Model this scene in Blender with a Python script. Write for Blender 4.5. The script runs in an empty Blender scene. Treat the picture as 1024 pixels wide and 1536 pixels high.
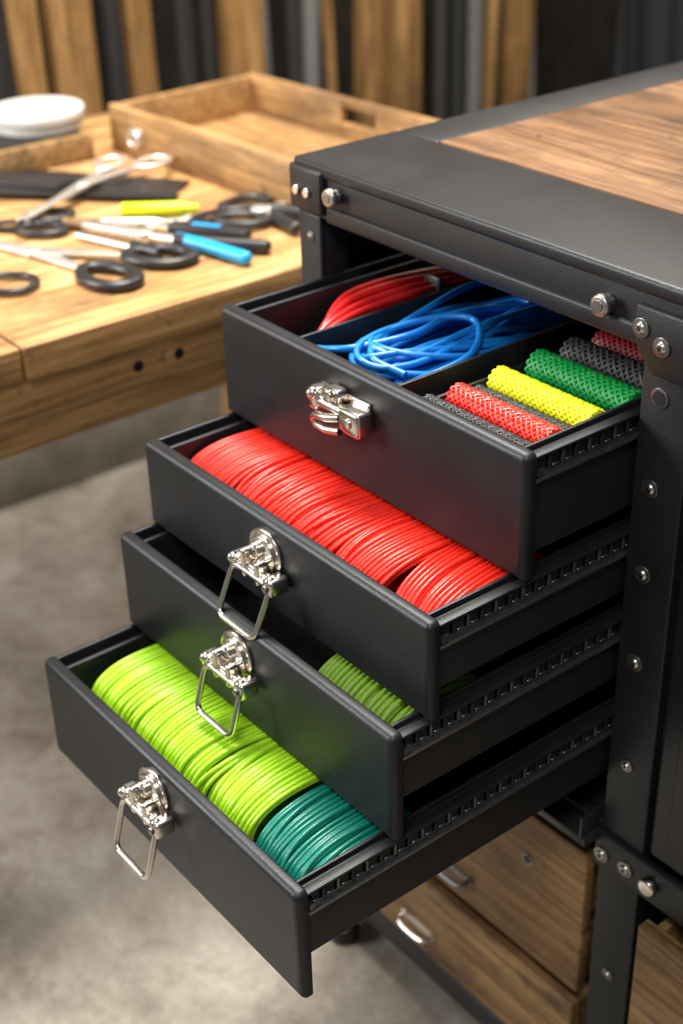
import bpy, bmesh, math, random
from mathutils import Vector, Matrix
random.seed(7)
S=0.65   # modelling units -> metres
FLOOR=-0.30

# ------------------------------------------------------------------ materials
def new_mat(name):
    m=bpy.data.materials.new(name); m.use_nodes=True
    nt=m.node_tree; b=nt.nodes['Principled BSDF']
    return m,nt,b
def coords(nt,scale):
    t=nt.nodes.new('ShaderNodeTexCoord'); mp=nt.nodes.new('ShaderNodeMapping')
    mp.inputs['Scale'].default_value=[s/S for s in scale]
    nt.links.new(t.outputs['Object'],mp.inputs['Vector']); return mp
def noise(nt,vec,scale,detail=4,rough=.55,dist=0):
    n=nt.nodes.new('ShaderNodeTexNoise'); n.inputs['Scale'].default_value=scale
    n.inputs['Detail'].default_value=detail; n.inputs['Roughness'].default_value=rough
    n.inputs['Distortion'].default_value=dist
    nt.links.new(vec.outputs[0],n.inputs['Vector']); return n
def ramp(nt,fac,stops):
    r=nt.nodes.new('ShaderNodeValToRGB'); e=r.color_ramp.elements
    while len(e)<len(stops): e.new(.5)
    for el,(p,c) in zip(e,stops): el.position=p; el.color=(*c,1)
    nt.links.new(fac,r.inputs['Fac']); return r
def bump(nt,b,h,strength,dist=.002):
    n=nt.nodes.new('ShaderNodeBump'); n.inputs['Strength'].default_value=strength
    n.inputs['Distance'].default_value=dist
    nt.links.new(h,n.inputs['Height']); nt.links.new(n.outputs[0],b.inputs['Normal'])
def plain(name,col,rough=.5,metal=0,nscale=200,nb=.1,var=.12,coat=0):
    m,nt,b=new_mat(name); mp=coords(nt,(1,1,1)); n=noise(nt,mp,nscale,3)
    c1=tuple(c*(1-var) for c in col); c2=tuple(min(1,c*(1+var)) for c in col)
    r=ramp(nt,n.outputs['Fac'],[(.35,c1),(.65,c2)])
    nt.links.new(r.outputs[0],b.inputs['Base Color'])
    b.inputs['Roughness'].default_value=rough; b.inputs['Metallic'].default_value=metal
    b.inputs['Coat Weight'].default_value=coat
    if nb: bump(nt,b,n.outputs['Fac'],nb)
    return m
def powder(name,col,rough):
    m,nt,b=new_mat(name); mp=coords(nt,(1,1,1))
    n=noise(nt,mp,520,2); n2=noise(nt,mp,9,5,.6)
    r=ramp(nt,n2.outputs['Fac'],[(.3,tuple(c*.75 for c in col)),(.7,tuple(c*1.3 for c in col))])
    nt.links.new(r.outputs[0],b.inputs['Base Color'])
    rr=nt.nodes.new('ShaderNodeMapRange'); rr.inputs['To Min'].default_value=rough-.06; rr.inputs['To Max'].default_value=rough+.09
    nt.links.new(n2.outputs['Fac'],rr.inputs['Value']); nt.links.new(rr.outputs[0],b.inputs['Roughness'])
    b.inputs['Specular IOR Level'].default_value=.40
    b.inputs['Specular Tint'].default_value=(.90,.95,1,1)
    bump(nt,b,n.outputs['Fac'],.40,.0006)
    return m
def wood(name,dark,mid,light,axis,sc=1.0,rough=.5,stain=(.02,.012,.008),stain_amt=.5,fine=.8,spec=.4):
    m,nt,b=new_mat(name)
    b.inputs['Specular IOR Level'].default_value=spec
    s=[16*sc]*3; s[axis]=1.3*sc
    mp=coords(nt,s); n=noise(nt,mp,1.0,7,.65,1.6)
    s2=[110*sc]*3; s2[axis]=3.5*sc
    mp2=coords(nt,s2); n2=noise(nt,mp2,1.0,3,.6)
    r=ramp(nt,n.outputs['Fac'],[(.30,dark),(.5,mid),(.68,light)])
    r2=ramp(nt,n2.outputs['Fac'],[(.32,(.45,.40,.36)),(.58,(1,1,1))])
    mx=nt.nodes.new('ShaderNodeMix'); mx.data_type='RGBA'; mx.blend_type='MULTIPLY'; mx.inputs[0].default_value=fine
    nt.links.new(r.outputs[0],mx.inputs[6]); nt.links.new(r2.outputs[0],mx.inputs[7])
    sv=[7*sc]*3; sv[axis]=2.6*sc
    mp3=coords(nt,sv); n3=noise(nt,mp3,1.0,9,.75)
    r3=ramp(nt,n3.outputs['Fac'],[(.47,(0,0,0)),(.66,(1,1,1))])
    mm=nt.nodes.new('ShaderNodeMath'); mm.operation='MULTIPLY'; mm.inputs[1].default_value=stain_amt
    nt.links.new(r3.outputs[0],mm.inputs[0])
    mx2=nt.nodes.new('ShaderNodeMix'); mx2.data_type='RGBA'
    nt.links.new(mm.outputs[0],mx2.inputs[0]); nt.links.new(mx.outputs[2],mx2.inputs[6]); mx2.inputs[7].default_value=(*stain,1)
    # small dents, nicks and specks of wear
    mp4=coords(nt,(34,34,34)); n4=noise(nt,mp4,1.0,4,.7,.5)
    r4=ramp(nt,n4.outputs['Fac'],[(.60,(0,0,0)),(.70,(.7,.7,.7))])
    mx3=nt.nodes.new('ShaderNodeMix'); mx3.data_type='RGBA'
    nt.links.new(r4.outputs[0],mx3.inputs[0]); nt.links.new(mx2.outputs[2],mx3.inputs[6]); mx3.inputs[7].default_value=(*[c*.45 for c in dark],1)
    nt.links.new(mx3.outputs[2],b.inputs['Base Color']); b.inputs['Roughness'].default_value=rough
    bump(nt,b,n2.outputs['Fac'],.45,.001)
    return m
BLK=powder('black_powder_coat',(.0095,.0102,.0118),.43)
BLKF=powder('black_powder_coat_fronts',(.0105,.0113,.0135),.41)
BLKIN=plain('black_drawer_interior',(.007,.007,.0075),.55)
DST=plain('dark_steel',(.21,.21,.215),.33,.9,150,.08)
RAIL=plain('rail_black',(.025,.025,.027),.35,.3,150,.08)
NICK=plain('polished_nickel',(.74,.69,.63),.20,1,60,.03,.06)
NICKB=plain('brushed_screw_steel',(.50,.47,.43),.3,1,90,.05)
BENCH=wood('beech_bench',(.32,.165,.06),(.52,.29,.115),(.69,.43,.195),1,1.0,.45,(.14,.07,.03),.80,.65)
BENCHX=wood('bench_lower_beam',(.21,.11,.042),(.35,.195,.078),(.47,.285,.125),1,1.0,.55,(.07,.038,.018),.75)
TRAY=wood('tray_pine',(.24,.13,.05),(.40,.23,.092),(.53,.325,.145),0,1.1,.5,(.09,.05,.024),.8)
TOPW=wood('worktop_wood',(.085,.042,.020),(.20,.104,.050),(.31,.178,.094),0,.8,.55,(.036,.021,.013),.95,.7,.25)
DRW=wood('drawer_wood',(.17,.095,.036),(.32,.19,.080),(.47,.30,.135),0,1.0,.5,(.045,.026,.014),.9)
RACKW=wood('rack_timber',(.20,.105,.035),(.38,.21,.075),(.52,.31,.125),2,.8,.6,(.03,.02,.012),.6)
RED=plain('red_cord',(.82,.026,.014),.33,0,500,.15,.2,.15)
REDT=plain('red_tubing',(.66,.02,.022),.28,0,300,.05,.1,.25)
BLUE=plain('blue_cable',(.008,.19,.62),.32,0,300,.05,.12,.2)
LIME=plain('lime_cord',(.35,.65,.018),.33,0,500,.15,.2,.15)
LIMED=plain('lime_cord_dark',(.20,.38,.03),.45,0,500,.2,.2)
TEAL=plain('teal_cord',(.004,.18,.135),.33,0,500,.15,.2,.15)
NEON=plain('neon_yellow_cord',(.74,.78,.01),.42,0,500,.2,.12)
GREEN=plain('green_cord',(.004,.27,.05),.40,0,500,.2,.15)
BLKC=plain('black_cord',(.018,.018,.020),.40,0,500,.3)
GRYC=plain('charcoal_cord',(.035,.041,.043),.48,0,500,.3)
DRED=plain('dark_red_cord',(.22,.008,.02),.45,0,500,.2)
RUB=plain('black_rubber',(.016,.016,.018),.38,0,200,.05)
CYAN=plain('cyan_grip',(.01,.30,.62),.35,0,200,.05)
MARK=plain('neon_marker',(.60,.80,.01),.35,0,200,.02)
STEEL=plain('tool_steel',(.72,.70,.67),.38,.85,120,.05)
WHITEP=plain('white_plastic',(.56,.56,.54),.4,0,100,.05,.05)
CLOTH=plain('black_cloth',(.016,.018,.024),.8,0,300,.3)
TUBEG=plain('grey_tube',(.24,.245,.25),.4,.4,60,.05)
TUBED=plain('dark_tube',(.026,.026,.027),.5,.2,60,.05)
WALL=plain('dark_wall_paint',(.03,.024,.018),.8,0,10,.1,.3)
PLINTH=plain('plinth_paint',(.26,.235,.20),.7,0,10,.1,.2)
def concrete():
    m,nt,b=new_mat('concrete'); mp=coords(nt,(1,1,1))
    a=noise(nt,mp,2.4,10,.70,.4); c=noise(nt,mp,60,4,.6); d=noise(nt,mp,7,8,.72,1.0)
    r=ramp(nt,a.outputs['Fac'],[(.34,(.20,.175,.145)),(.5,(.34,.31,.265)),(.66,(.49,.46,.41))])
    r2=ramp(nt,c.outputs['Fac'],[(.3,(.7,.7,.7)),(.6,(1,1,1))])
    r3=ramp(nt,d.outputs['Fac'],[(.36,(.62,.58,.54)),(.52,(1,1,1))])
    mx=nt.nodes.new('ShaderNodeMix'); mx.data_type='RGBA'; mx.blend_type='MULTIPLY'; mx.inputs[0].default_value=.6
    nt.links.new(r.outputs[0],mx.inputs[6]); nt.links.new(r2.outputs[0],mx.inputs[7])
    my=nt.nodes.new('ShaderNodeMix'); my.data_type='RGBA'; my.blend_type='MULTIPLY'; my.inputs[0].default_value=.7
    nt.links.new(mx.outputs[2],my.inputs[6]); nt.links.new(r3.outputs[0],my.inputs[7])
    nt.links.new(my.outputs[2],b.inputs['Base Color']); b.inputs['Roughness'].default_value=.5
    bump(nt,b,c.outputs['Fac'],.25); return m
CONC=concrete()

# ------------------------------------------------------------------ mesh builder
class B:
    def __init__(s,name): s.name=name;s.v=[];s.f=[];s.mi=[];s.mats=[]
    def mat(s,m):
        if m not in s.mats: s.mats.append(m)
        return s.mats.index(m)
    def add(s,vs,fs,m):
        o=len(s.v); s.v+= [tuple(v) for v in vs]; k=s.mat(m)
        for f in fs: s.f.append([i+o for i in f]); s.mi.append(k)
    def bm(s,bm,m,M=None):
        if M is not None: bmesh.ops.transform(bm,matrix=M,verts=bm.verts)
        bm.verts.index_update()
        s.add([v.co[:] for v in bm.verts],[[v.index for v in f.verts] for f in bm.faces],m); bm.free()
    def box(s,x0,x1,y0,y1,z0,z1,m,bev=.002,seg=2,M=None):
        bm=bmesh.new(); bmesh.ops.create_cube(bm,size=1)
        for v in bm.verts:
            v.co=Vector(((x0+x1)/2+v.co.x*(x1-x0),(y0+y1)/2+v.co.y*(y1-y0),(z0+z1)/2+v.co.z*(z1-z0)))
        if bev: bmesh.ops.bevel(bm,geom=bm.edges[:],offset=min(bev,.45*min(x1-x0,y1-y0,z1-z0)),segments=seg,profile=.5,affect='EDGES')
        s.bm(bm,m,M)
    def cyl(s,p0,p1,r,m,seg=24,r2=None,bev=0,M=None):
        p0=Vector(p0);p1=Vector(p1);d=p1-p0;L=d.length; r2=r if r2 is None else r2
        bm=bmesh.new(); bmesh.ops.create_cone(bm,cap_ends=True,segments=seg,radius1=r,radius2=r2,depth=L)
        if bev:
            es=[e for e in bm.edges if abs(e.verts[0].co.z-e.verts[1].co.z)<1e-6]
            bmesh.ops.bevel(bm,geom=es,offset=bev,segments=3,profile=.5,affect='EDGES')
        Q=Matrix.Translation((p0+p1)/2)@d.to_track_quat('Z','Y').to_matrix().to_4x4()
        s.bm(bm,m,Q if M is None else M@Q)
    def ball(s,c,r,m,sc=(1,1,1),M=None):
        bm=bmesh.new(); bmesh.ops.create_uvsphere(bm,u_segments=20,v_segments=12,radius=r)
        Q=Matrix.Translation(c)@Matrix.Diagonal((*sc,1)); s.bm(bm,m,Q if M is None else M@Q)
    def tube(s,pts,r,m,sides=8,closed=False,flat=1.0,M=None):
        P=[Vector(p) for p in pts]
        if M is not None: P=[M@p for p in P]
        n=len(P); vs=[];fs=[]
        T=[]
        for i in range(n):
            a=P[(i-1)%n] if (closed or i>0) else P[i]; b=P[(i+1)%n] if (closed or i<n-1) else P[i]
            T.append((b-a).normalized())
        up=Vector((0,0,1)) if abs(T[0].z)<.9 else Vector((1,0,0))
        N=(up-T[0]*up.dot(T[0])).normalized()
        for i in range(n):
            N=(N-T[i]*N.dot(T[i])); 
            if N.length<1e-6: N=T[i].orthogonal()
            N.normalize(); Bn=T[i].cross(N)
            for k in range(sides):
                a=2*math.pi*k/sides; vs.append(P[i]+N*math.cos(a)*r*flat+Bn*math.sin(a)*r)
        for i in range(n if closed else n-1):
            j=(i+1)%n
            for k in range(sides):
                l=(k+1)%sides; fs.append([i*sides+k,i*sides+l,j*sides+l,j*sides+k])
        if not closed:
            fs.append(list(range(sides))[::-1]); fs.append([(n-1)*sides+k for k in range(sides)])
        s.add(vs,fs,m)
    def prism(s,poly,a0,a1,axis,m,bev=0,M=None):
        bm=bmesh.new()
        def mk(u,v,a):
            return (a,u,v) if axis==0 else ((u,a,v) if axis==1 else (u,v,a))
        lo=[bm.verts.new(mk(u,v,a0)) for u,v in poly]; hi=[bm.verts.new(mk(u,v,a1)) for u,v in poly]
        n=len(poly)
        bm.faces.new(lo[::-1]); bm.faces.new(hi)
        for i in range(n): bm.faces.new([lo[i],lo[(i+1)%n],hi[(i+1)%n],hi[i]])
        bmesh.ops.recalc_face_normals(bm,faces=bm.faces[:])
        if bev: bmesh.ops.bevel(bm,geom=bm.edges[:],offset=bev,segments=2,profile=.5,affect='EDGES')
        s.bm(bm,m,M)
    def bar(s,p0,p1,w0,w1,t,m,bev=.001):
        p0=Vector(p0);p1=Vector(p1);d=(p1-p0).normalized();n=Vector((-d.y,d.x,0)).normalized()
        bm=bmesh.new(); vs=[]
        for z in (0,t):
            for p,w in ((p0,w0),(p1,w1)):
                for sg in (-1,1): vs.append(bm.verts.new(p+n*sg*w/2+Vector((0,0,z))))
        for q in ((0,1,3,2),(4,6,7,5),(0,2,6,4),(1,5,7,3),(0,4,5,1),(2,3,7,6)): bm.faces.new([vs[i] for i in q])
        bmesh.ops.recalc_face_normals(bm,faces=bm.faces[:])
        if bev: bmesh.ops.bevel(bm,geom=bm.edges[:],offset=min(bev,.4*min(w0,w1,t)),segments=2,profile=.5,affect='EDGES')
        s.bm(bm,m)
    def done(s,angle=40):
        me=bpy.data.meshes.new(s.name)
        me.from_pydata([(v[0]*S,v[1]*S,v[2]*S) for v in s.v],[],s.f)
        for m in s.mats: me.materials.append(m)
        me.polygons.foreach_set('material_index',s.mi)
        me.polygons.foreach_set('use_smooth',[True]*len(s.f))
        me.update(); me.set_sharp_from_angle(angle=math.radians(angle))
        o=bpy.data.objects.new(s.name,me); bpy.context.collection.objects.link(o); return o

def screw(b,x,z,y=0.0,r=.0085,m=None,hole=True):
    m=m or NICKB
    b.cyl((x,y+.001,z),(x,y-.0022,z),r*1.25,DST,24,bev=.0006)
    b.cyl((x,y-.0015,z),(x,y-.005,z),r*.82,m,24,r2=r*.55,bev=.0006)
    if hole: b.cyl((x,y-.0045,z),(x,y-.0056,z),r*.34,BLKIN,6)

# ------------------------------------------------------------------ room
b=B('floor'); b.box(-4.2,3.5,-3.5,6.2,FLOOR-.05,FLOOR,CONC,0); b.done()
b=B('wall_left'); b.box(-2.75,-2.6,-3.5,6.2,FLOOR,3.6,WALL,0); b.done()
b=B('wall_back'); b.box(-2.6,3.5,6.05,6.2,FLOOR,3.6,WALL,0); b.done()

# ------------------------------------------------------------------ cabinet
W=.6; ZT=1.198
b=B('metal_workbench_cabinet')
XR=1.38; YB=1.35
# worktop base + steel frame + timber inset
b.box(-.046,XR,.0,YB,1.176,1.190,BLK,.002)
b.box(-.05,XR,-.008,.188,1.178,ZT,BLK,.006,4)
b.box(-.05,.040,.186,YB,1.179,ZT,BLK,.006,4)
b.box(XR-.09,XR,.186,YB,1.179,ZT,BLK,.006,4)
b.box(.04,XR-.09,YB-.09,YB,1.179,ZT,BLK,.006,4)
for i in range(5):
    y0=.1895+i*.2145; b.box(.0415,XR-.0915,y0,y0+.2135,1.185,ZT+.0008,TOPW,.0012)
# apron with folded lower lip
b.box(-.048,XR,-.002,.010,1.118,1.180,BLK,.003,3)
b.box(.022,XR,-.007,.004,1.116,1.140,BLK,.004,3)
# corner brackets
b.box(-.055,.018,-.012,0,1.124,1.187,BLK,.004,3)
b.box(-.058,-.046,-.008,.05,1.124,1.187,BLK,.003,3)
b.prism([(.593,1.166),(.74,1.166),(.74,1.09),(.625,1.09),(.600,1.112),(.593,1.13)],-.012,-.002,1,BLK,.002)
for x,z in ((-.036,1.153),(-.012,1.153)): b.cyl((x,-.010,z),(x,-.017,z),.0075,NICK,20,bev=.002)
screw(b,.603,1.141,-.012,.0095,NICK); screw(b,.634,1.127,-.012,.0095,NICK)
for x,z in ((.046,1.160),(.546,1.152)):   # knurled knobs
    b.cyl((x,-.002,z),(x,-.010,z),.011,NICKB,24,bev=.001)
    b.cyl((x,-.010,z),(x,-.022,z),.0135,NICKB,28,bev=.0035)
    b.cyl((x,-.0218,z),(x,-.0235,z),.007,DST,24)
# posts
for (xa,xb) in ((-.051,.0),(W,W+.073)):
    b.box(xa,xb,.0,.010,FLOOR+.04,1.118,BLK,.003,3)
b.box(-.051,-.041,.004,.06,FLOOR+.04,1.118,BLK,.003)
b.box(-.008,.0,.004,.05,FLOOR+.04,1.118,BLK,.002)
b.box(W,W+.008,.004,.055,FLOOR+.04,1.118,BLK,.003)
b.box(W+.064,W+.073,.004,.055,FLOOR+.04,1.118,BLK,.003)
b.box(1.30,1.37,.0,.05,FLOOR+.04,1.118,BLK,.003)
# post hardware
b.cyl((.629,.001,1.060),(.629,-.002,1.060),.0125,DST,24,bev=.0006); b.cyl((.629,-.001,1.060),(.629,-.0026,1.060),.009,BLKIN,24)
for x,z in ((.627,.942),(.628,.823),(.629,.691)): screw(b,x,z,0,.0098,NICK)
for x,z in ((.633,.526),(.635,.136)): screw(b,x,z,0,.0075)
screw(b,-.022,1.085,0,.006)
b.box(W-.004,1.30,-.008,.004,.332,.396,BLK,.004,3)
for x,z in ((.610,.357),(.653,.361)): screw(b,x,z,-.008,.010)
b.cyl((.697,-.008,.365),(.697,-.020,.365),.0135,NICK,24,bev=.004)
# enclosure
b.box(-.047,-.040,.05,YB-.01,.0,1.118,BLKIN,0)
b.box(-.047,XR,YB-.02,YB-.01,-.1,1.118,BLKIN,0)
b.box(W+.064,W+.070,.05,YB-.02,-.15,1.118,BLKIN,0)
b.box(XR-.015,XR-.005,.0,YB-.01,-.15,1.118,BLK,0)
b.box(-.04,W+.064,.02,YB-.02,.385,.397,BLKIN,.002)
b.box(-.04,W+.005,.004,.03,.385,.400,BLK,.002)
# interior slide channels
for z in (1.0,.84,.71,.555):
    b.box(.599,.604,.01,.7,z-.008,z+.014,RAIL,.001)
    b.box(-.006,.0,.06,.7,z-.008,z+.014,RAIL,.001)
# base rails and feet
b.box(-.051,XR,-.002,.030,-.205,-.155,BLK,.004,3)
b.box(-.04,XR,.03,YB-.02,-.20,-.19,BLKIN,0)
for x,y in ((.0,.0),(.64,.03),(1.3,.03),(0,1.25),(1.3,1.25)):
    b.cyl((x,y,-.26),(x,y,-.17),.012,DST,16); b.cyl((x,y,FLOOR),(x,y,FLOOR+.035),.030,RUB,24,bev=.005)
# right-hand bay: steel door with recessed frame
b.box(.676,1.30,.012,.02,.398,1.118,BLKIN,0)
b.box(.686,1.295,-.004,.012,.410,1.105,BLK,.006,4)
b.box(.715,1.26,-.008,-.002,.445,1.06,BLK,.005,3)
# slide bracket under the bottom drawer
b.box(.50,.597,-.03,.25,.372,.386,RAIL,.002); b.box(.50,.506,-.03,.25,.372,.41,RAIL,.002); b.box(.585,.590,-.03,.25,.372,.42,RAIL,.002)
b.done()

# ------------------------------------------------------------------ latch
def rrect(cx,cz,w,h,r,n=6):
    out=[]
    for (sx,sz,a0) in ((1,1,0),(-1,1,90),(-1,-1,180),(1,-1,270)):
        for k in range(n+1):
            a=math.radians(a0+90*k/n); out.append((cx+sx*(w/2-r)+math.cos(a)*r,cz+sz*(h/2-r)+math.sin(a)*r))
    return out
def latch(b,cx,cz,yf,bail=True,tilt=8,bl=.074):
    m=NICK
    if bail:
        b.cyl((cx,yf+.001,cz+.006),(cx,yf-.005,cz+.006),.034,m,40,bev=.002)
        b.cyl((cx,yf-.004,cz+.006),(cx,yf-.010,cz+.006),.026,m,36,bev=.002)
        b.cyl((cx-.006,yf-.009,cz+.012),(cx-.006,yf-.018,cz+.012),.012,m,24,bev=.003)
        b.cyl((cx-.006,yf-.017,cz+.012),(cx-.006,yf-.020,cz+.012),.005,DST,16)
        zb=cz-.016
        b.cyl((cx-.048,yf-.018,zb),(cx+.046,yf-.018,zb),.0085,m,24,bev=.002)
        b.box(cx-.020,cx-.009,yf-.030,yf-.004,zb-.010,cz+.016,m,.004,3)
        b.box(cx+.009,cx+.020,yf-.030,yf-.004,zb-.010,cz+.008,m,.004,3)
        b.box(cx-.010,cx+.010,yf-.026,yf-.006,zb-.004,zb+.012,m,.003,3)
        for sx,k in ((-1,1),(1,1.15)):
            b.box(cx+sx*.040-.010,cx+sx*.040+.010,yf-.028*k,yf-.003,zb-.011*k,zb+.012,m,.005,3)
            b.ball((cx+sx*.040,yf-.026,zb+.007),.0075,m)
        b.cyl((cx+.040,yf-.032,zb),(cx+.040,yf-.036,zb),.0055,DST,16,bev=.001)
        M=Matrix.Translation((cx+.002,yf-.027,zb))@Matrix.Rotation(math.radians(-tilt),4,'X')
        pts=[(u,0,v) for u,v in rrect(0,.001-bl/2,.080,bl,.012)]
        b.tube(pts,.0043,m,10,True,M=M)
    else:
        b.box(cx-.050,cx+.048,yf-.005,yf+.001,cz-.020,cz+.020,m,.003,3)
        b.cyl((cx-.046,yf-.016,cz+.002),(cx+.02,yf-.016,cz+.002),.009,m,24,bev=.002)
        b.box(cx+.014,cx+.054,yf-.028,yf-.002,cz-.020,cz+.014,m,.005,3)
        b.box(cx-.052,cx-.030,yf-.026,yf-.002,cz-.012,cz+.020,m,.006,3)
        b.ball((cx-.041,yf-.024,cz+.012),.009,m)
        b.box(cx-.022,cx+.006,yf-.022,yf-.002,cz+.010,cz+.028,m,.005,3)
        b.cyl((cx-.008,yf-.020,cz+.019),(cx-.008,yf-.028,cz+.019),.009,m,20,bev=.002)
        pts=[(cx+.012,yf-.024,cz-.004),(cx-.006,yf-.030,cz-.008),(cx-.026,yf-.031,cz-.010),(cx-.036,yf-.029,cz-.018),(cx-.030,yf-.028,cz-.026),(cx-.010,yf-.028,cz-.027),(cx+.014,yf-.025,cz-.022)]
        b.tube(pts,.0055,m,10)
        b.cyl((cx+.034,yf-.027,cz-.003),(cx+.034,yf-.031,cz-.003),.007,m,20,bev=.001)

# ------------------------------------------------------------------ drawers
DR=[(1.0347,.1635,.1805,.137),(.8732,.1332,.3207,.100),(.7444,.1543,.3756,.105),(.5929,.165,.5168,.110)]
def drawer(i):
    z,h,e,sh=DR[i]; yf=-e; zb=z-sh; yb=.32
    b=B('metal_drawer')
    # front panel, rolled top edge and slightly rounded corners
    bm=bmesh.new(); bmesh.ops.create_cube(bm,size=1)
    x0,x1,y0,y1,z0,z1=0,W,yf,yf+.018,z-h,z
    for v in bm.verts: v.co=Vector(((x0+x1)/2+v.co.x*(x1-x0),(y0+y1)/2+v.co.y*(y1-y0),(z0+z1)/2+v.co.z*(z1-z0)))
    up=[ed for ed in bm.edges if abs(ed.verts[0].co.y-ed.verts[1].co.y)>.001 and ed.verts[0].co.z>z-.01]
    bmesh.ops.bevel(bm,geom=up,offset=.010,segments=5,profile=.5,affect='EDGES')
    fr=[ed for ed in bm.edges if all(abs(v.co.y-yf)<1e-5 for v in ed.verts)]
    bmesh.ops.bevel(bm,geom=fr,offset=.0095,segments=6,profile=.5,affect='EDGES')
    bk=[ed for ed in bm.edges if all(abs(v.co.y-y1)<1e-5 for v in ed.verts)]
    bmesh.ops.bevel(bm,geom=bk,offset=.003,segments=3,profile=.5,affect='EDGES')
    b.bm(bm,BLKF)
    yi=yf+.016
    # inner skin of front
    b.box(.03,.572,yi,yi+.008,zb,z-.012,BLKIN,.002)
    # left wall: outer rim, slide, inner wall
    b.box(.003,.011,yi,yb,zb,z-.004,BLK,.003,3)
    b.box(.010,.030,yi,yb,zb,z-.024,RAIL,.002)
    b.box(.028,.036,yi,yb,zb,z-.008,BLK,.0025,3)
    # right wall with folded top flange
    b.box(.572,.578,yi,yb,zb,z-.003,BLK,.0025,2)
    b.box(.576,.590,yi,yb,zb,z-.0095,BLKIN,.002,3)
    # floor + back
    b.box(.004,.586,yi,yb,zb,zb+.006,BLKIN,.001)
    b.box(.004,.586,yb-.006,yb,zb,z-.008,BLKIN,.001)
    # telescopic slide on the right side: lips, strip with hole shade and lit edges put in by colour
    y0=yi+.001; y1=min(yb,.30)
    b.box(.584,.5975,y0,y1,z-.0105,z-.0065,BLK,.0018,2)
    b.box(.584,.5990,y0,y1,z-.0400,z-.0350,DST,.0018,2)  # lighter steel gives the lower lip its painted highlight
    b.box(.584,.5900,y0,y1,z-.037,z-.009,RAIL,.0005)
    b.box(.5895,.5915,y0,y1,z-.0345,z-.0315,DST,.0006)
    n=int((y1-y0)/.0215)
    for k in range(n):
        yy=y0+.010+k*.0215
        b.box(.5885,.5906,yy,yy+.0125,z-.0285,z-.0135,BLKIN,.0008,1)  # dark raised inset, coloured as the shade inside a slot
        b.box(.5890,.5925,yy+.0005,yy+.012,z-.0305,z-.0280,DST,.0008,1)  # lighter strip paints the lit lower edge of the slot
        b.box(.5890,.5945,yy+.0140,yy+.0185,z-.0300,z-.0130,DST if k%2 else RAIL,.0012,2)
    b.cyl((.588,y0+.006,z-.028),(.599,y0+.006,z-.028),.005,DST,14)
    latch(b,(.285,.292,.294,.295)[i],(.982,.820,.690,.542)[i],yf,i>0,(0,24,17,16)[i],(0,.072,.070,.078)[i])
    if i==0:   # compartment dividers
        for x in (.128,.332):
            b.box(x-.003,x+.003,yi+.01,yb-.006,zb,z-.020,BLK,.0015,2)
    return b.done()
for i in range(4): drawer(i)

# ------------------------------------------------------------------ coiled cord
def coil(name,segs,cy,cz,ry,rz,r,seedv,zmin,xlim,expo=2.4,wild=.1,gap=.11):
    rnd=random.Random(seedv); b=B(name)
    for (x0,x1,n,mat,skew,conv) in segs:
        xc=(x0+x1)/2
        for layer in range(2):
            for i in range(n):
                t=(i+.5+(.5 if layer else 0))/n; bul=1-gap*(2*t-1)**4-.01
                jr=1+rnd.uniform(-.016,.016)-(.05 if layer else 0); jx=rnd.uniform(-.0007,.0007); ph=rnd.uniform(0,6.28); am=rnd.uniform(.0,.0014)
                if rnd.random()<wild and not layer: jr+=.03; am+=.005
                pts=[]
                for k in range(44):
                    a=2*math.pi*k/44; ca,sa=math.cos(a),math.sin(a)
                    cc=math.copysign(abs(ca)**(2/expo),ca); ss=math.copysign(abs(sa)**(2/expo),sa)
                    w=1-conv*ca*ca
                    x=xc+(x0+(x1-x0)*t-xc)*w+skew*ca+jx+am*math.sin(2*a+ph)
                    x=min(max(x,xlim[0]+r),xlim[1]-r)
                    z=max(zmin+r,cz+rz*bul*jr*ss)
                    pts.append((x,cy+ry*bul*jr*cc,z))
                b.tube(pts,r,mat,7,True)
    return b.done(60)
segs=[];x=.060;k=0
for w in (.105,.11,.105,.10,.102):
    segs.append((x,x+w*(1.03 if k<3 else 1),int(w/.0069),RED,(.020,.012,.022,.014,-.010)[k],(.04,.10,.03,.10,.12)[k])); x+=w*.985;k+=1
coil('red_cord_coil',segs,-.180,.812,.110,.053,.0034,11,.780,(.038,.570),2.3,.22,.06)
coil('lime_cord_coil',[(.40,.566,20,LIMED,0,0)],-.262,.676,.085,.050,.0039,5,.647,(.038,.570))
segs=[];x=.066;k=0
for w in (.10,.095,.10,.093):
    segs.append((x,x+w,int(w/.0072),LIME,(.006,.0,.006,-.004)[k],(.04,.06,.03,.06)[k])); x+=w*.985;k+=1
coil('lime_cord_coil',segs,-.390,.535,.096,.055,.0034,21,.492,(.038,.448),2.4,.12,.08)
coil('teal_cord_coil',[(.452,.5685,16,TEAL,-.004,.05)],-.390,.531,.096,.052,.0034,33,.492,(.450,.570),2.4,.10)

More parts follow.
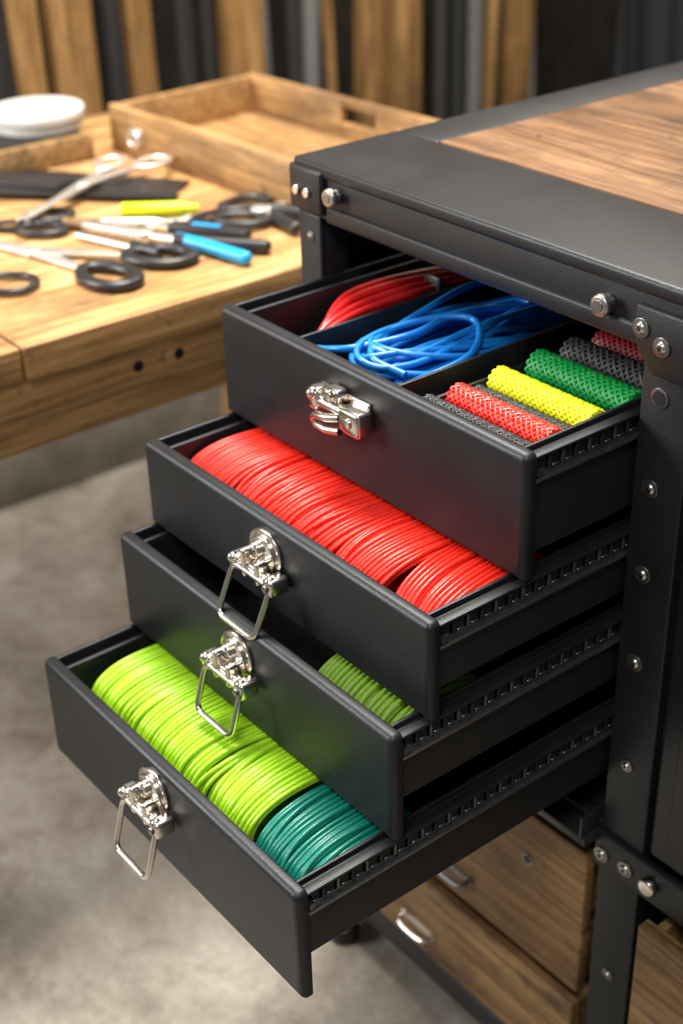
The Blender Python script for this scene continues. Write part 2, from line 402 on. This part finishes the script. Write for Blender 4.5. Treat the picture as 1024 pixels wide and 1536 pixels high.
# red tubing and blue cable in the top drawer
def cr(pts,n=10):
    out=[];P=[Vector(p) for p in pts];P=[P[0]*2-P[1]]+P+[P[-1]*2-P[-2]]
    for i in range(1,len(P)-2):
        for k in range(n):
            t=k/n;p0,p1,p2,p3=P[i-1:i+3]
            out.append(.5*((2*p1)+(p2-p0)*t+(2*p0-5*p1+4*p2-p3)*t*t+(3*p1-p0-3*p2+p3)*t**3))
    out.append(P[-2]); return out
rnd=random.Random(4)
b=B('red_rubber_tubing')
for i in range(6):
    o=i*.0128; j=rnd.uniform(-.0015,.0015); dz=(0,.004,-.001,.004,.0,.003)[i]
    b.tube(cr([(.118-o*.10,-.135+o*.6,.950),(.117-o*.45,-.110+o*.7,.990+dz),(.110-o*.85+j,-.04+o*.5,1.010+dz),(.106-o*.92,.06+j,1.014+dz),(.112-o*.9,.16,1.010+dz),(.116-o*.75,.27,1.000)]),.0048,REDT,10)
for i in range(5):
    o=i*.013
    b.tube(cr([(.116-o*.4,-.11+o*.5,.960),(.110-o*.9,-.02,.990),(.108-o,.08,.995),(.112-o,.27,.985)]),.0050,REDT,8)
b.box(.088,.122,.118,.126,1.000,1.030,RUB,.002)
b.done(60)
b=B('blue_cable_hank')
for i in range(18):
    u=rnd.uniform(-1,1); w=.058+rnd.uniform(-.026,.016); zc=.965+i*.0024
    xc=.232+u*.016; y0=-.125+rnd.uniform(0,.05); y1=.235+rnd.uniform(-.06,.05)
    pts=[]
    for k in range(48):
        a=2*math.pi*k/48; c=math.cos(a); s=math.sin(a)
        yy=(y0+y1)/2-(y1-y0)/2*c
        xx=xc+w*math.copysign(abs(s)**.8,s)*(1+.25*math.sin(yy*14+i))+.018*math.sin(yy*9+i*.5)
        xx=min(max(xx,.140),.322)
        pts.append((xx,min(max(yy,-.140),.30),zc+.008*math.sin(a*2+i)+.010*math.cos(yy*6)))
    b.tube(pts,.0046,BLUE,10,True)
b.tube(cr([(.150,-.145,.985),(.142,-.128,.998),(.165,-.118,1.003),(.20,-.10,1.012),(.235,-.03,1.022),(.225,.06,1.024),(.255,.15,1.018),(.29,.22,1.0)]),.0050,BLUE,10)
b.tube(cr([(.30,-.10,.99),(.315,.0,1.01),(.26,.06,1.024),(.22,.02,1.026),(.20,-.05,1.018),(.235,-.10,1.01),(.29,-.09,1.0)]),.0050,BLUE,10)
b.done(60)
# braided cord rods
def rod(name,y,z,r,mat,x0=.386,x1=.556,dy=0.0):
    b=B(name); b.cyl((x0,y,z),(x1,y+dy,z),r*.95,mat,24,bev=.003)
    L=x1-x0; st=12; turns=L/(r*6.0)
    for dr in (-1,1):
        for s_ in range(st):
            n=int(turns*18); pts=[]
            for k in range(n+1):
                t=k/n; a=dr*2*math.pi*turns*t+2*math.pi*s_/st
                rr=r*(.97+.03*dr*math.sin(st*2*math.pi*turns*t))
                pts.append((x0+.001+(L-.002)*t,y+dy*t+math.cos(a)*rr,z+math.sin(a)*rr))
            b.tube(pts,r*.125,mat,6)
    b.done(60)
rod('black_paracord_roll',-.128,1.000,.0140,BLKC,.374,.552)
rod('red_paracord_roll',-.090,1.004,.0175,RED)
rod('black_paracord_roll',-.055,.996,.0125,BLKC)
rod('yellow_paracord_roll',-.019,1.005,.0180,NEON)
rod('black_paracord_roll',.014,.986,.0110,BLKC)
rod('green_paracord_roll',.050,1.005,.0205,GREEN)
rod('charcoal_paracord_roll',.112,1.003,.0215,GRYC)
rod('dark_red_paracord_roll',.170,1.001,.0190,DRED)
rod('black_paracord_roll',.225,.999,.018,BLKC)
b=B('cord_tray_insert')
b.box(.345,.568,-.140,.28,.955,.966,BLKIN,.003); b.box(.362,.368,-.140,.28,.955,1.000,BLKIN,.002); b.done()

# ------------------------------------------------------------------ lower wooden drawers
def wdrawer(z0,z1,yf,x0,x1,handle=None,hole=None,dark=False):
    b=B('wooden_drawer')
    b.box(x0,x1,yf,yf+.022,z0,z1,DRW,.004,3)
    b.box(x0+.01,x0+.024,yf+.02,.55,z0+.01,z1-.012,DRW,.002); b.box(x1-.024,x1-.01,yf+.02,.55,z0+.01,z1-.012,DRW,.002)
    b.box(x0+.01,x1-.01,yf+.02,.55,z0+.008,z0+.018,DRW,.001); b.box(x0+.01,x1-.01,.54,.55,z0+.01,z1-.012,DRW,.001)
    if handle:
        hx,hz=handle; m=DST if dark else NICK
        b.tube(cr([(hx-.035,yf+.002,hz+.004),(hx-.034,yf-.014,hz),(hx-.02,yf-.020,hz-.004),(hx+.02,yf-.020,hz-.004),(hx+.034,yf-.014,hz),(hx+.035,yf+.002,hz+.004)],6),.0045,m,10)
        for sx in (-1,1): b.cyl((hx+sx*.035,yf+.001,hz+.004),(hx+sx*.035,yf-.004,hz+.004),.009,m,18,bev=.001)
        b.box(hx-.034,hx+.034,yf-.003,yf+.001,hz-.004,hz+.012,m,.001)
    if hole:
        hx,hz=hole; b.cyl((hx,yf+.001,hz),(hx,yf-.0015,hz),.010,DST,20); b.cyl((hx,yf-.001,hz),(hx,yf-.002,hz),.007,BLKIN,20)
    b.done()
wdrawer(.169,.326,.0,.0,.578,None,(.465,.237))
wdrawer(.035,.165,.006,.0,.574,(.300,.088),None,True)
wdrawer(-.148,.018,-.004,.0,.576,(.222,-.095))
wdrawer(-.14,.308,-.03,.700,1.28,(1.0,.1))

# ------------------------------------------------------------------ workbench
b=B('wooden_workbench')
BX0,BX1,BY0,BY1,BZ=-1.50,-.34,-1.0,.83,.90
n=6; w=(BX1-.10-BX0)/n
for i in range(n): b.box(BX0+i*w+.0008,BX0+(i+1)*w-.0008,BY0,BY1,.848,BZ,BENCH,.002)
b.box(BX1-.10,BX1,-.322,BY1,.843,BZ,BENCH,.004,3); b.box(BX1-.10,BX1-.006,BY0,-.326,.843,BZ-.002,BENCH,.004,3)
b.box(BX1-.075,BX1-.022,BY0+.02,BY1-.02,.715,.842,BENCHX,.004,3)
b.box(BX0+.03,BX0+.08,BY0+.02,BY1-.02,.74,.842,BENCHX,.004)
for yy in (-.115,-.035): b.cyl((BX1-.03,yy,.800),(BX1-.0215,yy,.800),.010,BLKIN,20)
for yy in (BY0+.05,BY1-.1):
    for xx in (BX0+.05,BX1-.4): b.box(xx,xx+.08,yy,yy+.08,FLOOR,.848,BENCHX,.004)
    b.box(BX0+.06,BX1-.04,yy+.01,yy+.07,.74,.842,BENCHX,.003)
b.done()
# open wooden tray
b=B('wooden_tray')
TM=Matrix.Translation((-.905,.56,.0))@Matrix.Rotation(math.radians(3),4,'Z')
hx,hy=.315,.20; z0,z1=.902,1.0; th=.020
b.box(-hx,hx,-hy,-hy+th,z0,z1,TRAY,.003,2,TM)
b.box(-hx,-hx+th,-hy+th,hy-th,z0,z1-.002,TRAY,.003,2,TM); b.box(hx-th,hx,-hy+th,hy-th,z0,z1-.002,TRAY,.003,2,TM)
b.box(-hx,.02,hy-th,hy,z0,z1,TRAY,.003,2,TM); b.box(.13,hx,hy-th,hy,z0,z1,TRAY,.003,2,TM)
b.box(.02,.13,hy-th,hy,z0,.948,TRAY,.003,2,TM); b.box(.02,.13,hy-th,hy,.980,z1,TRAY,.003,2,TM)
b.box(-hx+.005,hx-.005,-hy+.005,hy-.005,z0,z0+.012,TRAY,.001,1,TM)
b.box(-.23,-.19,-hy-.004,-hy+.002,.93,.965,STEEL,.002,2,TM); b.tube([(p[0]-.21,-hy-.010,p[1]) for p in rrect(0,.945,.034,.03,.012)],.0035,STEEL,8,True,M=TM)
b.done()
# lidded white tub on a small wooden box
b=B('small_wooden_box'); b.box(-1.42,-1.17,.02,.28,.902,.955,DRW,.004); b.box(-1.40,-1.19,.04,.26,.950,.958,BLKIN,.001); b.done()
b=B('white_plastic_tub'); b.cyl((-1.295,.215,.959),(-1.295,.215,.982),.098,WHITEP,48,bev=.003); b.cyl((-1.295,.215,.980),(-1.295,.215,1.000),.104,WHITEP,48,bev=.004); b.cyl((-1.295,.215,.998),(-1.295,.215,1.003),.088,WHITEP,48,bev=.002); b.done()

# ------------------------------------------------------------------ tools
Z=.902
def loop(b,c,ang,a,bb,r,m,z=.006):
    pts=[]
    for k in range(32):
        t=2*math.pi*k/32; u=a*math.cos(t); v=bb*math.sin(t)*(1+.12*math.cos(t))
        pts.append((c[0]+u*math.cos(ang)-v*math.sin(ang),c[1]+u*math.sin(ang)+v*math.cos(ang),Z+z))
    b.tube(pts,r,m,10,True,flat=.8)
def scissors(name,tip,piv,l1,l2,mb,mh,la=.045,lb=.027,r=.0075,bw=.02,arm=None,zo=0):
    b=B(name); T=Vector(tip);P=Vector(piv); d=(P-T).normalized(); nn=Vector((-d.y,d.x))
    t1=T+nn*.010; t2=T-nn*.010
    b.bar((t1.x,t1.y,Z+.001+zo),(P.x,P.y,Z+.001+zo),.004,bw,.004,mb); b.bar((t2.x,t2.y,Z+.005+zo),(P.x,P.y,Z+.005+zo),.004,bw,.004,mb)
    b.cyl((P.x,P.y,Z+.001+zo),(P.x,P.y,Z+.013+zo),.009,mb,20,bev=.001)
    for q,z in ((l1,.002),(l2,.005)):
        q=Vector(q); dd=(q-P); L=dd.length; u=dd/L; ang=math.atan2(u.y,u.x); near=q-u*la*.95
        b.bar((P.x,P.y,Z+z+zo),(near.x,near.y,Z+z+zo),bw*.9,.014,.006,arm or mh)
        loop(b,q,ang,la,lb,r,mh,z=.009+zo)
    b.done(50)
scissors('tailor_shears',(-.95,-.20),(-.70,-.110),(-.500,-.078),(-.525,.040),STEEL,RUB,.060,.038,.0125,.036,STEEL)
scissors('silver_scissors',(-.82,-.075),(-.93,.115),(-1.02,.230),(-.965,.300),STEEL,STEEL,.042,.026,.0065,.032,STEEL,.022)
scissors('black_scissors',(-.74,.07),(-.665,.19),(-.590,.262),(-.665,.320),STEEL,RUB,.050,.030,.0095,.022,None,.001)
scissors('black_scissors',(-1.02,-.23),(-.90,-.13),(-.80,-.045),(-.86,.0),STEEL,RUB,.045,.028,.009,.022)
def pliers(name,tip,piv,h1,h2,m1,m2):
    b=B(name); T=Vector(tip);P=Vector(piv); d=(P-T).normalized(); nn=Vector((-d.y,d.x))
    for sg in (-1,1):
        q=T+nn*.003*sg; p=P+nn*.006*sg
        b.bar((q.x,q.y,Z+.004),(p.x,p.y,Z+.002),.008,.018,.014,STEEL,.002)
    b.cyl((P.x,P.y,Z),(P.x,P.y,Z+.020),.018,STEEL,24,bev=.003)
    for h,m,s in ((h1,m1,1),(h2,m2,-1)):
        h=Vector(h); mid=(P+h)/2+nn*.012*s; q=P.lerp(h,.3)+nn*.012*s
        b.tube(cr([(P.x,P.y,Z+.010),(q.x,q.y,Z+.012)],4),.008,STEEL,8)
        b.tube(cr([(q.x,q.y,Z+.013),(mid.x,mid.y,Z+.013),(h.x,h.y,Z+.013)],8),.0125,m,12)
        b.ball((h.x,h.y,Z+.013),.0125,m)
    b.done(50)
pliers('needle_nose_pliers',(-.76,.02),(-.635,.075),(-.405,.140),(-.430,.200),CYAN,RUB)
pliers('diagonal_cutting_pliers',(-.60,.37),(-.60,.31),(-.475,.30),(-.52,.37),RUB,RUB)
b=B('utility_knife'); b.bar((-.64,.135,Z),(-.50,.215,Z),.030,.036,.022,RUB,.006); b.bar((-.685,.112,Z+.007),(-.64,.135,Z+.007),.012,.022,.005,STEEL,.001); b.bar((-.60,.158,Z+.020),(-.55,.187,Z+.020),.012,.012,.004,CYAN,.001); b.done()
b=B('neon_marker'); b.cyl((-.785,.118,Z+.013),(-.712,.212,Z+.013),.013,MARK,20,bev=.002); b.cyl((-.712,.212,Z+.013),(-.695,.234,Z+.013),.011,MARK,20,r2=.006,bev=.001); b.done()
b=B('scriber_pen'); b.cyl((-.79,.03,Z+.007),(-.70,.135,Z+.007),.007,STEEL,16,bev=.001); b.cyl((-.70,.135,Z+.007),(-.68,.160,Z+.007),.007,STEEL,16,r2=.001); b.done()
b=B('steel_awl'); b.cyl((-.73,-.01,Z+.006),(-.60,.03,Z+.006),.006,STEEL,16); b.cyl((-.60,.03,Z+.011),(-.53,.045,Z+.011),.011,RUB,16,bev=.002); b.done()
b=B('wooden_handled_chisel'); b.cyl((-.80,.0,Z+.010),(-.74,.045,Z+.010),.011,DRW,16,bev=.003); b.bar((-.74,.045,Z+.006),(-.66,.105,Z+.004),.010,.014,.004,STEEL); b.done()
b=B('black_leather_pieces')
for k,(c,l,w,a) in enumerate((((-1.03,.17),.44,.09,.60),((-.95,.12),.40,.06,.74),((-1.08,.06),.20,.07,.5))):
    M=Matrix.Translation((c[0],c[1],Z+.001+k*.0065))@Matrix.Rotation(a+.0,4,'Z'); b.box(-l/2,l/2,-w/2,w/2,0,.006,RUB,.002,2,M)
b.done()
b=B('rubber_ring'); loop(b,(-.590,-.222),.6,.050,.040,.007,RUB,.007); b.done(60)

# ------------------------------------------------------------------ background stock rack (vertical timber, tubes)
b=B('stock_storage_rack')
items=[(.57,.66,RACKW,-2.12,'b',1,2.6),(.67,.80,RACKW,-2.10,'b',0,2.6),(.98,1.06,RACKW,-2.2,'b',1,2.5),
  (1.23,1.30,RACKW,-2.10,'b',-1,2.5),(1.31,1.36,RACKW,-2.06,'b',1,2.5),(1.66,1.71,RACKW,-2.16,'b',2,2.5),
  (1.75,1.85,RACKW,-2.10,'b',-1,2.6),(1.86,1.96,RACKW,-2.05,'b',0,2.4),(2.40,2.50,RACKW,-2.1,'b',-2,2.5),(2.30,2.33,RACKW,-2.1,'b',-2,2.5),(.2,.35,RACKW,-2.2,'b',0,2.5),(-.3,-.1,RACKW,-2.2,'b',0,2.5),
 (1.50,1.57,TUBEG,-2.1,'c',-2,2.5),(1.37,1.42,TUBEG,-2.1,'c',1,2.4),(1.44,1.49,TUBED,-2.05,'c',0,2.4),(1.60,1.66,TUBED,-2.1,'c',4,2.4),
  (2.00,2.05,TUBED,-2.0,'c',0,1.25),(2.07,2.12,TUBED,-2.0,'c',0,1.35),(2.13,2.18,TUBED,-2.05,'c',0,1.5),(2.19,2.29,TUBEG,-2.1,'c',0,2.6),(2.33,2.38,TUBED,-2.1,'c',0,2.4),
  (2.53,2.58,TUBEG,-2.1,'c',3,2.4),(.84,.90,TUBED,-2.1,'c',0,2.4),(.92,.97,TUBEG,-2.25,'c',0,2.4),(1.08,1.14,TUBED,-2.1,'c',0,2.4),(1.16,1.21,TUBED,-2.1,'c',0,2.4),(.42,.55,TUBED,-2.1,'c',0,2.4)]
PZ=FLOOR+.42
for (y0,y1,m,x,kind,lean,h) in items:
    if kind=='b':
        M=Matrix.Translation((x,(y0+y1)/2,PZ))@Matrix.Rotation(math.radians(lean),4,'X')
        b.box(-.03,.03,-(y1-y0)/2,(y1-y0)/2,0,h,m,.004,2,M)
    else:
        r=(y1-y0)/2; dy=math.tan(math.radians(lean))*h
        b.cyl((x,(y0+y1)/2,PZ),(x,(y0+y1)/2-dy,PZ+h),r,m,24)
b.box(-2.58,-1.93,-1.2,3.0,FLOOR,PZ,PLINTH,.01)
b.box(-2.30,-2.26,-1.2,3.0,1.6,1.68,TUBED,.004)
b.done()
b=B('hanging_black_cloth')
nx,nz=60,24; vs=[];fs=[]
for j in range(nz+1):
    for i in range(nx+1):
        u=i/nx; v=j/nz; y=2.62+u*1.3+(1-v)*.0; z=FLOOR+.15+v*2.1
        x=-1.78+.05*math.sin(u*26+v*1.3)+.03*math.sin(u*61+v*3)
        vs.append((x,y-.12*v*(1-u),z))
for j in range(nz):
    for i in range(nx): a=j*(nx+1)+i; fs.append([a,a+1,a+nx+2,a+nx+1])
b.add(vs,fs,CLOTH); b.cyl((-1.78,2.4,FLOOR+2.26),(-1.78,4.0,FLOOR+2.26),.02,TUBEG,16); b.done(80)

# ------------------------------------------------------------------ lights
def area(name,loc,target,size,sy,power,col):
    l=bpy.data.lights.new(name,'AREA'); l.shape='RECTANGLE'; l.size=size*S; l.size_y=sy*S; l.energy=power; l.color=col
    o=bpy.data.objects.new(name,l); bpy.context.collection.objects.link(o); o.location=Vector(loc)*S
    o.rotation_euler=(Vector(target)-Vector(loc)).to_track_quat('-Z','Y').to_euler(); return o
area('rear_fill_light',(-.5,.2,3.4),(-.2,.0,0),1.2,.8,78,(1,.94,.85))
area('left_key_light',(-1.9,-2.6,2.2),(.2,-.2,.7),1.0,1.4,56,(1,.96,.91))  # added key lamp for the drawer fronts, not an actual window
area('rear_fill_light',(1.6,-1.6,3.2),(.5,0,.6),.9,.7,16,(1,.96,.9))
area('rear_fill_light',(-1.2,2.2,3.0),(-2.1,1.8,.4),1.2,.7,15,(1,.88,.70))  # added warm lamp aimed at the stock rack to brighten it
w=bpy.data.worlds.new('workshop_ambient'); bpy.context.scene.world=w; w.use_nodes=True
w.node_tree.nodes['Background'].inputs[0].default_value=(1,.98,.95,1); w.node_tree.nodes['Background'].inputs[1].default_value=.15

# ------------------------------------------------------------------ camera
cd=bpy.data.cameras.new('camera'); cam=bpy.data.objects.new('camera',cd); bpy.context.collection.objects.link(cam)
cam.location=Vector((1.5570,-1.1730,1.7612))*S
R=Matrix.Rotation(.9156,4,'Z')@Matrix.Rotation(math.pi/2-.5240,4,'X')@Matrix.Rotation(-.0285,4,'Z')
cam.rotation_euler=R.to_euler()
cd.sensor_fit='VERTICAL'; cd.sensor_height=36; cd.lens=2126.99/1536*36
cd.dof.use_dof=True; cd.dof.focus_distance=1.66*S; cd.dof.aperture_fstop=(cd.lens/1000)/(.019*S)
cd.clip_start=.01
bpy.context.scene.camera=cam
bpy.context.scene.view_settings.view_transform='Standard'
bpy.context.scene.view_settings.exposure=0.15
